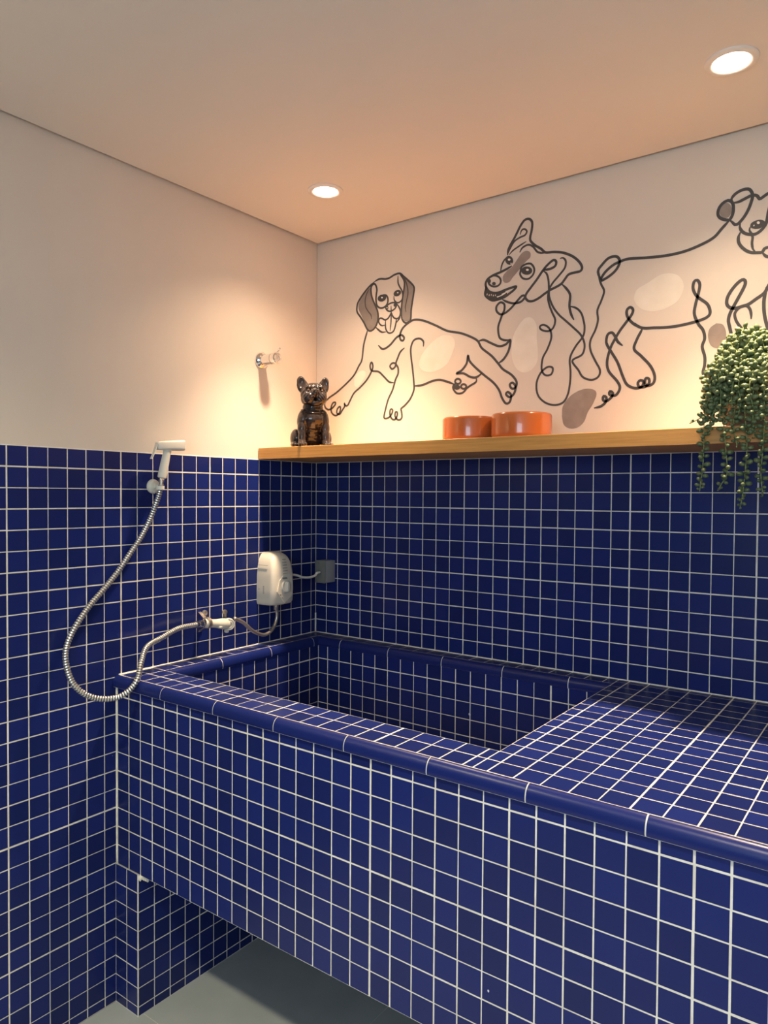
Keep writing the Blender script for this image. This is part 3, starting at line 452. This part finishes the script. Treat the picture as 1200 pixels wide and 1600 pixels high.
# ------------------------------------------------------------------ black ceramic french bulldog figurine
FIG = (0.184, -0.222, SH); FA = math.radians(-36)
fig = thing('dog_figurine', 'glossy black ceramic bulldog sitting upright at the left end of the oak shelf', 'figurine', FIG, FA)
E3 = lambda x, y, z: Matrix.Rotation(z, 3, 'Z') @ Matrix.Rotation(y, 3, 'Y') @ Matrix.Rotation(x, 3, 'X')
bm = bmesh.new()
def el(c, r, rot=None): ball(bm, c, r, rot, (20, 14))
el((-.036, 0, .040), (.040, .048, .040)); el((-.018, 0, .068), (.034, .041, .042)); el((.000, 0, .088), (.034, .043, .036))
el((.010, 0, .092), (.029, .038, .031))
for s in (-1, 1):
    el((.004, s * .034, .088), (.025, .0185, .036), E3(s * .12, .12, 0))
    el((.012, s * .0385, .060), (.0165, .0145, .032)); el((.018, s * .0390, .034), (.0135, .0130, .030)); el((.021, s * .0395, .014), (.0130, .0135, .014))
    el((.031, s * .0405, .0085), (.017, .0155, .0088))
    for k in (-1, 0, 1): el((.043, s * .0405 + k * .009, .0065), (.008, .0052, .0066))
    el((-.030, s * .050, .030), (.032, .019, .031)); el((-.006, s * .060, .008), (.024, .012, .0085)); el((.012, s * .061, .0065), (.010, .0105, .0066))
    el((.010, s * .023, .170), (.026, .020, .029))                       # cheeks
    el((.029, s * .0205, .157), (.018, .0195, .0215), E3(s * -.15, .15, 0)); el((.012, s * .026, .155), (.022, .016, .020))      # jowls
    el((.029, s * .018, .190), (.011, .0135, .0085))                     # brows
    el((.002, s * .0340, .196), (.0095, .0190, .027), E3(-s * .35, -.1, s * .25))   # ears
    el((.001, s * .0395, .210), (.0080, .0140, .0195), E3(-s * .18, -.1, s * .25))
el((.000, 0, .128), (.030, .034, .028)); el((.002, 0, .142), (.029, .033, .026))
el((.006, 0, .172), (.031, .038, .035)); el((.010, 0, .190), (.026, .031, .018)); el((.036, 0, .172), (.0115, .019, .014)); el((.044, 0, .178), (.0065, .0100, .0070))
el((.030, 0, .141), (.013, .017, .0105)); el((.020, 0, .143), (.020, .026, .014))
el((-.074, 0, .014), (.010, .009, .009))
bm_fig = bm
me = bpy.data.meshes.new('tmp'); bm.to_mesh(me); bm.free()
tmp = bpy.data.objects.new('tmp', me); COL.objects.link(tmp)
md = tmp.modifiers.new('r', 'REMESH'); md.mode = 'VOXEL'; md.voxel_size = 0.0014
sm = tmp.modifiers.new('s', 'SMOOTH'); sm.factor = 0.5; sm.iterations = 4
dg = bpy.context.evaluated_depsgraph_get(); me2 = bpy.data.meshes.new_from_object(tmp.evaluated_get(dg))
bpy.data.objects.remove(tmp); bpy.data.meshes.remove(me)
# hollow the ears and crease the face
for v in me2.vertices:
    x, y, z = v.co; s = 1 if y > 0 else -1; ay = abs(y)
    if x > 0.000 and z > .190:
        d = ((ay - .0385) / .0105) ** 2 + ((z - .205) / .0190) ** 2
        if d < 1: v.co.x -= 0.0075 * (1 - d)
    if x > 0.033 and z < .166 and z > .146 and ay < .0035: v.co.x -= 0.005 * (1 - ay / .0035)
    if .150 < z < .20 and x > 0.018:
        v.co.x += 0.0009 * math.sin(((z - .17) * 0.8 + ay) * 620)
    if z < 0.0005: v.co.z = 0.0005
me2.name = 'body'; me2.materials.clear(); me2.materials.append(M['black'])
me2.polygons.foreach_set('use_smooth', [True] * len(me2.polygons))
o = bpy.data.objects.new('body', me2); COL.objects.link(o); o.parent = fig
for s in (-1, 1):
    bm = bmesh.new(); ball(bm, (.0345, s * .0215, .1805), .0052, None, (14, 10)); obj('eye', bm, M['eye'], fig, True)
bm = bmesh.new()
N_ = 40
path = [Vector((.002 + 0.0335 * math.cos(2 * math.pi * k / N_), .0365 * math.sin(2 * math.pi * k / N_), .1185 - .010 * math.cos(2 * math.pi * k / N_))) for k in range(N_ + 1)]
tube(bm, path, .0024, 8, 0)
for k in range(0, N_, 2): ball(bm, path[k] * 1.0 + Vector((path[k].x - .002, path[k].y, 0)).normalized() * .0022, .0016, None, (8, 6))
obj('collar', bm, M['black'], fig, True)

# ------------------------------------------------------------------ trailing string-of-beads plant
PX, PYY = 1.472, -0.165
plant = thing('trailing_plant', 'green trailing succulent with bead-like leaves spilling over the right end of the shelf', 'plant', (PX, PYY, SH))
bm = bmesh.new()
lathe(bm, [(0.0, 0.0), (.048, 0.0), (.054, .006), (.068, .032), (.078, .062), (.082, .095), (.080, .118), (.083, .124), (.080, .130), (.074, .128), (.073, .112), (0.0, .110)], seg=48, cap=False)
obj('pot', bm, M['clay'], plant, 50)
bm = bmesh.new(); lathe(bm, [(0.0, .120), (.04, .121), (.0735, .114)], seg=32, cap=False); obj('soil', bm, M['soil'], plant, True)
pr = random.Random(5)
LEAFS = 0
def strand(path_pts, scale=1.0, taper=True, first=0.01):
    """one trailing stem with its bead leaves; points in world space"""
    P = catmull([Vector(p) - Vector((PX, PYY, SH)) for p in path_pts], 0.0045)
    b = bmesh.new(); tube(b, P, 0.0011, 5, 1)
    s = 0.0; ang = pr.uniform(0, 6.28); nxt = first; total = sum((P[i + 1] - P[i]).length for i in range(len(P) - 1))
    for i in range(1, len(P)):
        s += (P[i] - P[i - 1]).length
        if s < nxt: continue
        nxt += pr.uniform(0.0042, 0.0072)
        t = (P[min(i + 1, len(P) - 1)] - P[i - 1]).normalized(); u, v = frame_of(t)
        ang += 2.4 + pr.uniform(-.4, .4)
        k = scale * (1.0 if not taper else max(0.5, min(1.0, (total - s) / 0.05 + 0.45))) * pr.uniform(0.8, 1.15)
        d = (u * math.cos(ang) + v * math.sin(ang)); d = (d + t * pr.uniform(-.35, .25) + Vector((0, 0, .12))).normalized()
        L_, w_ = .0074 * k, .0049 * k
        rot = d.to_track_quat('X', 'Z').to_matrix()
        ball(b, P[i] + d * (L_ + .0006), (L_, w_, w_), rot, (8, 5), 0)
    for f in b.faces: f.smooth = True
    return obj('trailing_stem', b, [M['leaf'], M['stem']], plant, True)
explicit = [
 [(1.45, -.18, 1.705), (1.415, -.21, 1.725), (1.3906, -.25, 1.695), (1.4039, -.29, 1.6645), (1.4077, -.308, 1.6348), (1.4027, -.315, 1.5998), (1.4004, -.315, 1.5862), (1.4011, -.315, 1.538), (1.3994, -.315, 1.483), (1.3938, -.315, 1.4305)],
 [(1.44, -.19, 1.70), (1.40, -.24, 1.70), (1.397, -.285, 1.65), (1.403, -.315, 1.598), (1.39, -.318, 1.5868), (1.3717, -.318, 1.5781)],
 [(1.46, -.20, 1.71), (1.436, -.24, 1.715), (1.4294, -.27, 1.6749), (1.4375, -.31, 1.5913), (1.4446, -.315, 1.5228), (1.448, -.315, 1.4686), (1.4383, -.315, 1.4483), (1.4298, -.315, 1.432)],
 [(1.47, -.20, 1.71), (1.47, -.25, 1.715), (1.4706, -.285, 1.6601), (1.481, -.31, 1.5754), (1.4853, -.315, 1.5215), (1.4825, -.315, 1.4682), (1.4784, -.315, 1.4214), (1.474, -.315, 1.3945)],
 [(1.49, -.20, 1.71), (1.50, -.25, 1.715), (1.5073, -.285, 1.6569), (1.5166, -.31, 1.5998), (1.5152, -.315, 1.5205), (1.5126, -.315, 1.4678), (1.5169, -.315, 1.4216)],
 [(1.465, -.20, 1.71), (1.46, -.25, 1.705), (1.4578, -.30, 1.6045), (1.4595, -.312, 1.5629), (1.4669, -.315, 1.5234)],
 [(1.50, -.19, 1.71), (1.54, -.24, 1.71), (1.55, -.29, 1.65), (1.552, -.313, 1.58), (1.549, -.315, 1.50), (1.553, -.315, 1.44)],
 [(1.50, -.18, 1.71), (1.57, -.22, 1.71), (1.59, -.28, 1.64), (1.587, -.313, 1.58), (1.590, -.315, 1.53)]]
for e in explicit: strand(e)
for k in range(58):
    th = 2 * math.pi * (k * 0.61803 % 1.0); c, s = math.cos(th), math.sin(th)
    if pr.random() < 0.4: th = -math.pi / 2 - 0.35 + pr.uniform(-1.0, 1.0); c, s = math.cos(th), math.sin(th)
    hz = pr.uniform(0.165, 0.212); r0 = pr.uniform(0.004, 0.05)
    front = s < -0.55
    Ro = pr.uniform(.098, .115); end = pr.uniform(0.012, 0.10)
    if front and k % 2 == 0:
        Ro = (0.140 + pr.uniform(0.002, .012)) / max(-s, .75); end = pr.uniform(-0.055, 0.03)
    if s > 0.3: Ro = min(Ro, .125 / max(s, .5))
    pts = [(PX + c * r0, PYY + s * r0, SH + .122), (PX + c * (r0 + .01), PYY + s * (r0 + .01), SH + hz)]
    Rm = min(Ro, .105) if not front else Ro * .75
    pts += [(PX + c * (Rm * .62 + r0 * .3), PYY + s * (Rm * .62 + r0 * .3), SH + hz - .006), (PX + c * Rm, PYY + s * Rm, SH + hz * .72 + .0)]
    zc = SH + hz * .72 - .03; q = 0
    while zc > SH + end:
        pts.append((PX + c * Ro + pr.uniform(-.004, .004), PYY + s * Ro + (pr.uniform(-.004, .002)), zc)); zc -= .028
    pts = [(max(x, 1.338 + .235 * -y + pr.uniform(0, .012) + max(0, z - SH - .10) * .32), y, z) for x, y, z in pts]
    strand(pts, 1.0)

# ------------------------------------------------------------------ chrome shower valve on the painted wall
v = thing('shower_valve', 'chrome round shower valve with short lever on the painted wall above the heater', 'valve', (0, -0.275, 1.8645))
bm = bmesh.new(); lathe(bm, [(.0275, -.0012), (.0285, .0), (.0280, .004), (.0225, .0095), (.0205, .012), (.0, .012)], axis=(1, 0, 0), seg=40, cap=False); obj('escutcheon', bm, M['chrome'], v, 40)
bm = bmesh.new(); lathe(bm, [(.0175, .009), (.0175, .050), (.0182, .052), (.0182, .053)], axis=(1, 0, 0), seg=36); obj('valve_body', bm, M['chrome'], v, 40)
bm = bmesh.new(); lathe(bm, [(.0182, .0545), (.0190, .0565), (.0190, .074), (.0175, .0765), (.009, .077), (.008, .0755), (0, .0755)], axis=(1, 0, 0), seg=36, cap=False); kn = obj('knob', bm, M['chrome'], v, 40)
bm = bmesh.new(); tube(bm, [Vector((.066, .004, .015)), Vector((.068, .012, .028)), Vector((.069, .017, .036))], .0027, 10); obj('lever', bm, M['chrome'], kn, True)

# ------------------------------------------------------------------ handheld sprayer with its metal hose
spr = thing('hand_sprayer', 'white handheld water sprayer on long metal hose, clipped to the left tiled wall', 'sprayer', (0.045, -0.70, 1.43))
SI = Matrix.Translation(-Vector(spr.location))
def rrect(cx_, cy_, hw, hh, r, n=4):
    out = []
    for sx, sy, a0 in ((1, 1, 0), (-1, 1, 90), (-1, -1, 180), (1, -1, 270)):
        for k in range(n + 1):
            a = math.radians(a0 + 90 * k / n); out.append((cx_ + sx * (hw - r) + r * math.cos(a), cy_ + sy * (hh - r) + r * math.sin(a)))
    return out
bm = bmesh.new()
secs = [(-.7235, .0485, 1.5525, .0075, .0085, .004), (-.720, .0485, 1.5530, .0100, .0115, .005), (-.700, .0490, 1.5545, .0135, .0130, .006), (-.675, .0495, 1.5560, .0160, .0140, .007),
        (-.650, .0500, 1.5575, .0175, .0150, .007), (-.6395, .0500, 1.5580, .0178, .0152, .006), (-.6375, .0500, 1.5580, .0160, .0135, .005)]
rings(bm, [[Vector((x, y, z)) for x, z in rrect(cx_, cz_, hw, hh, r)] for y, cx_, cz_, hw, hh, r in secs])
bmesh.ops.recalc_face_normals(bm, faces=bm.faces); bm.transform(SI); hd = obj('spray_head', bm, M['white'], spr, 35)
bm = bmesh.new(); lathe(bm, [(.0125, 0), (.0125, .0012), (0, .0012)], (.05, -.6378, 1.558), (0, 1, 0), 24, cap=False); bm.transform(SI); obj('spray_face', bm, M['dull'], hd, 40)
bm = bmesh.new(); a, b = Vector((.0465, -.7045, 1.4625)), Vector((.0495, -.6865, 1.548)); ax = b - a; L0 = ax.length
lathe(bm, [(.0, 0.0), (.0105, 0.0), (.0122, .001), (.0126, .004), (.0120, L0 * .5), (.0108, L0 * .85), (.0112, L0)], a, ax, 28, cap=False); bm.transform(SI); obj('handle', bm, M['white'], spr, 40)
bm = bmesh.new(); P = catmull([(.0485, -.7225, 1.5585), (.0500, -.7285, 1.545), (.0515, -.7365, 1.528), (.0520, -.7435, 1.5145)], .004)
rings(bm, [[p + Vector((dx * (1 - .3 * i / len(P)), dy, 0)) for dx, dy in ((-.006, -.0012), (.006, -.0012), (.006, .0012), (-.006, .0012))] for i, p in enumerate(P)])
bmesh.ops.recalc_face_normals(bm, faces=bm.faces); bm.transform(SI); obj('trigger_lever', bm, M['white'], spr)
bm = bmesh.new(); hs = Vector(HOSE[0]); dn = hs - a
lathe(bm, [(.0, 0.0), (.0078, 0.0), (.0085, .001), (.0085, .008), (.0072, .0095), (.0072, .020), (.0082, .021), (.0082, dn.length), (0, dn.length)], a, dn, 16, cap=False); bm.transform(SI); obj('hose_nut', bm, M['chrome'], spr, 35)
bm = bmesh.new(); P = catmull(HOSE, 0.00135)
tube(bm, P, lambda i, s: (.0060, .0074, .0078, .0078, .0074)[i % 5], 12)
for k, f in enumerate(bm.faces):
    if (k // 12) % 5 in (0, 4) and k < 12 * (len(P) - 1): f.material_index = 1
bm.transform(SI); obj('metal_hose', bm, [M['steel'], M['groove']], spr, 25)
# wall clip of the sprayer
cl = thing('sprayer_clip', 'round white plastic wall clip that holds the handheld sprayer', 'wall bracket', (0, -0.7015, 1.4385))
bm = bmesh.new(); lathe(bm, [(.0, -.0005), (.0205, -.0005), (.0210, .003), (.0195, .008), (.015, .0125), (.009, .0148), (0, .0152)], axis=(1, 0, 0), seg=36, cap=False); obj('base_disc', bm, M['white'], cl, 50)
bm = bmesh.new(); bx(bm, .010, .037, -.0060, .0045, -.0060, .0060, 0, .002)
n0 = 14; arc = [(math.radians(150 + 240 * k / n0)) for k in range(n0 + 1)]
c0 = Vector((.0475, -.0085, -.004))
for k in range(n0):
    a0, a1 = arc[k], arc[k + 1]
    def cp(a, r, z): return c0 + Vector((math.cos(a) * r, math.sin(a) * r, z))
    vs = [bm.verts.new(cp(a, r, z)) for a in (a0, a1) for r in (.0098, .0122) for z in (-.0055, .0055)]
    for f in ((0, 1, 3, 2), (4, 6, 7, 5), (0, 4, 5, 1), (2, 3, 7, 6), (0, 2, 6, 4), (1, 5, 7, 3)): bm.faces.new([vs[i] for i in f])
bmesh.ops.recalc_face_normals(bm, faces=bm.faces); obj('clip_arm', bm, M['white'], cl)

# ------------------------------------------------------------------ white plastic valve the hose comes from
tv = thing('diverter_valve', 'white plastic water valve with round end cap, strapped to the left tiled wall', 'valve', (0, -0.49, 1.02))
TI = Matrix.Translation(-Vector(tv.location))
def part(name, mt, parent, build, sm=40):
    b = bmesh.new(); build(b); b.transform(TI); return obj(name, b, mt, parent, sm)
AX = Vector((.012, .085, -.013))
part('valve_body', M['cream'], tv, lambda b: lathe(b, [(0, -.004), (.0125, -.004), (.0138, 0), (.0142, .012), (.0125, .024), (.0135, .042), (.0168, .060), (.0172, .074), (.0150, .082), (.008, .086), (0, .087)], (.040, -.545, 1.0255), AX, 28, cap=False))
part('wing_tab', M['cream'], tv, lambda b: bx(b, .045, .062, -.505, -.485, 1.0065, 1.0115, 0, .002))
part('lower_fin', M['cream'], tv, lambda b: (bx(b, .042, .056, -.472, -.462, .986, .997, 0, .003), None))
cap = part('end_cap', M['white'], tv, lambda b: lathe(b, [(.0150, 0), (.0165, .010), (.0188, .0115), (.0188, .022), (.0180, .0245), (.0165, .0250), (.0150, .0232), (.0128, .0232), (.0118, .0252), (.0095, .0252), (.0080, .0222), (.0050, .0222), (.004, .0238), (0, .0240)], (.040, -.456, 1.0135), (1, -.55, -.05), 32, cap=False))
def strap(b, y, tilt):
    n = 16
    cz = 1.0265 + (-.545 - y) * .15; pts = [Vector((.003, y, cz + .030 + tilt)), Vector((.010, y, cz + .026)), Vector((.024, y, cz + .0165))]
    for k in range(n + 1):
        a = math.radians(125 - 250 * k / n); pts.append(Vector((.040 + .0172 * math.cos(a), y, cz + .0172 * math.sin(a))))
    pts += [Vector((.024, y, cz - .0165)), Vector((.010, y, cz - .026)), Vector((.003, y, cz - .032))]
    rings(b, [[p + Vector((dx, dy, 0)) for dx, dy in ((-.001, -.0055), (.001, -.0055), (.001, .0055), (-.001, .0055))] for p in pts])
    bmesh.ops.recalc_face_normals(b, faces=b.faces)
part('pipe_strap', M['dull'], tv, lambda b: strap(b, -.535, 0))
part('strap_ear', M['dull'], tv, lambda b: (lathe(b, [(0, -.002), (.0085, -.002), (.0085, .003), (.0055, .004), (.004, .0045), (0, .0045)], (.012, -.5225, 1.0515), (1, -.3, 0), 18, cap=False), bx(b, .008, .014, -.5275, -.5175, 1.030, 1.050, 0, .001)))
part('strap_ear', M['dull'], tv, lambda b: (lathe(b, [(0, -.002), (.0080, -.002), (.0080, .002), (.005, .003), (0, .003)], (.008, -.4385, 1.0425), (1, -.3, 0), 18, cap=False), bx(b, .004, .012, -.4435, -.4335, 1.020, 1.040, 0, .001)))
part('hose_coupling', M['chrome'], tv, lambda b: lathe(b, [(0, 0), (.0078, 0), (.0105, .001), (.0105, .007), (.0080, .008), (.0080, .013), (.0112, .014), (.0112, .024), (.0090, .025), (.0130, .0265), (.0130, .036), (0, .036)], (.0400, -.5795, 1.0258), (0, 1, .01), 12, cap=False), 30)

# ------------------------------------------------------------------ electric water heater
HY, HZ = -0.242, 1.050
ht = thing('water_heater', 'small white electric water heater with dial on the left tiled wall below the shelf', 'water heater', (0, HY, HZ))
prof = [(0.000, .0475, .066), (.003, .0500, .071), (.010, .0518, .0745), (.050, .0520, .0770), (.100, .0505, .0765), (.122, .0482, .0740), (.142, .0440, .0700), (.156, .0392, .0640), (.165, .0340, .0560), (.1715, .0270, .0460), (.1745, .0200, .0360)]
bm = bmesh.new()
rl = []
for z, hw, d in prof:
    r = []
    for x, y in ([(0.0, -hw)] + [(d - .016 + .016 * math.sin(math.radians(a)), -hw + .016 - .016 * math.cos(math.radians(a))) for a in range(0, 91, 15)]
                 + [(d + .0035, -hw * .35), (d + .0045, 0), (d + .0035, hw * .35)]
                 + [(d - .016 + .016 * math.cos(math.radians(a)), hw - .016 + .016 * math.sin(math.radians(a))) for a in range(0, 91, 15)] + [(0.0, hw)]):
        r.append(Vector((x, y, z)))
    rl.append(r)
rings(bm, rl); bmesh.ops.recalc_face_normals(bm, faces=bm.faces)
obj('casing', bm, M['cream'], ht, 50)
bm = bmesh.new()   # raised spine with ventilation ribs above the dial
for k in range(7):
    z = .150 - k * .0095; w = .010 + .0022 * k * .6; xx = .0785 if k > 1 else .0765 - .002 * (1 - k)
    bx(bm, xx - .002, xx + .0022, -.003 - w * .4, -.003 + w, z, z + .0022, 0)
obj('vent_rib', bm, M['seam'], ht)
bm = bmesh.new()   # seam of the top cover on the side
bx(bm, .004, .050, -.0503, -.0488, .1320, .1330, 0); obj('cover_seam', bm, M['seam'], ht)
bm = bmesh.new()
out = [(-.034, .030), (-.006, -.0165 + .020), (.0, .0)]
plate = [(-.036, .046), (-.004, .005), (.018, .020), (.034, .030), (.036, .070), (.026, .098), (.010, .104), (-.010, .098), (-.026, .082)]
for off, h in ((0, .0816), (.0, .0828)): pass
f = bm.faces.new([bm.verts.new((.0822, y, z)) for y, z in [(a_, b_) for a_, b_ in plate]]); r = bmesh.ops.extrude_face_region(bm, geom=[f])
for v_ in [e for e in r['geom'] if isinstance(e, bmesh.types.BMVert)]: v_.co.x -= .004
bmesh.ops.recalc_face_normals(bm, faces=bm.faces)
obj('control_plate', bm, M['cream'], ht)
dl = None
bm = bmesh.new(); lathe(bm, [(.0215, .0805), (.0220, .0825), (.0205, .0850), (.0185, .0860), (.0165, .0850), (0, .0850)], (0, .003, .060), (1, 0, 0), 36, cap=False); dl = obj('dial', bm, M['white'], ht, 40)
bm = bmesh.new()
rings(bm, [[Vector((x, .003 + y, .060 + z)) for y, z in rrect(0, 0, hw, hh, hw * .95, 5)] for x, hw, hh in ((.0845, .0085, .0180), (.0935, .0070, .0172), (.0960, .0050, .0155), (.0965, .003, .013))])
bmesh.ops.recalc_face_normals(bm, faces=bm.faces); obj('dial_grip', bm, M['white'], dl, 40)
bm = bmesh.new()   # small printed marks
for y, z, w, h in ((-.014, .0895, .020, .0016), (-.012, .0865, .0035, .0024), (-.0075, .0865, .0035, .0024), (-.003, .0865, .0035, .0024), (.0015, .0865, .0035, .0024), (.006, .0870, .0035, .0024), (-.0245, .0335, .005, .0028), (-.0145, .0235, .0022, .0022), (-.0085, .0195, .0016, .0016)):
    bx(bm, .0818, .0827, y, y + w, z, z + h)
obj('printed_marks', bm, M['print'], ht)
bm = bmesh.new()
for k in range(6): bx(bm, .030 + .0, .0325, -.0520, -.0514, .038 + k * .0045, .041 + k * .0045)
obj('size_print', bm, M['print'], ht); bm = bmesh.new()
bx(bm, .0355, .0362, -.0520, -.0514, .038, .064); bx(bm, .0095, .0125, -.0520, -.0514, .050, .054)
obj('side_print', bm, M['print'], ht)
HI = Matrix.Translation(-Vector(ht.location))
bm = bmesh.new(); lathe(bm, [(0, 0), (.0075, 0), (.0085, .002), (.0085, .012), (.0095, .013), (.0095, .024), (0, .024)], (.040, -.243, 1.028), (0, 0, 1), 14, cap=False); bm.transform(HI); obj('inlet_fitting', bm, M['dull'], ht, 35)
bm = bmesh.new(); tube(bm, catmull(PIPE, .006), .0058, 14); bm.transform(HI); obj('inlet_pipe', bm, M['dull'], ht, True)
bm = bmesh.new(); tube(bm, catmull([(.045, -.196, 1.146)] + CABLE[1:], .005), .0042, 12); bm.transform(HI); obj('power_cable', bm, M['white'], ht, True)

# ------------------------------------------------------------------ grey junction box by the corner
jb = thing('junction_box', 'small grey electrical box on back wall beside the tiled corner, cable plugged in', 'electrical box', (0.070, 0, 1.144))
bm = bmesh.new(); bx(bm, -.023, .0235, -.052, -.0005, -.0385, .0395, 0, .0015); obj('housing', bm, M['greylid'], jb, 30)
bm = bmesh.new(); bx(bm, -.0235, .0240, -.0565, -.0525, -.0395, .0405, 0, .001); lid = obj('cover', bm, M['greybox'], jb, 30)
bm = bmesh.new(); ball(bm, (-.004, -.0565, .031), (.0035, .0015, .0035)); obj('screw', bm, M['print'], lid, True)
bm = bmesh.new(); lathe(bm, [(.0065, 0), (.006, .004), (0, .004)], (.002, -.0560, -.001), (0, -1, 0), 16); obj('cable_gland', bm, M['print'], lid, True)
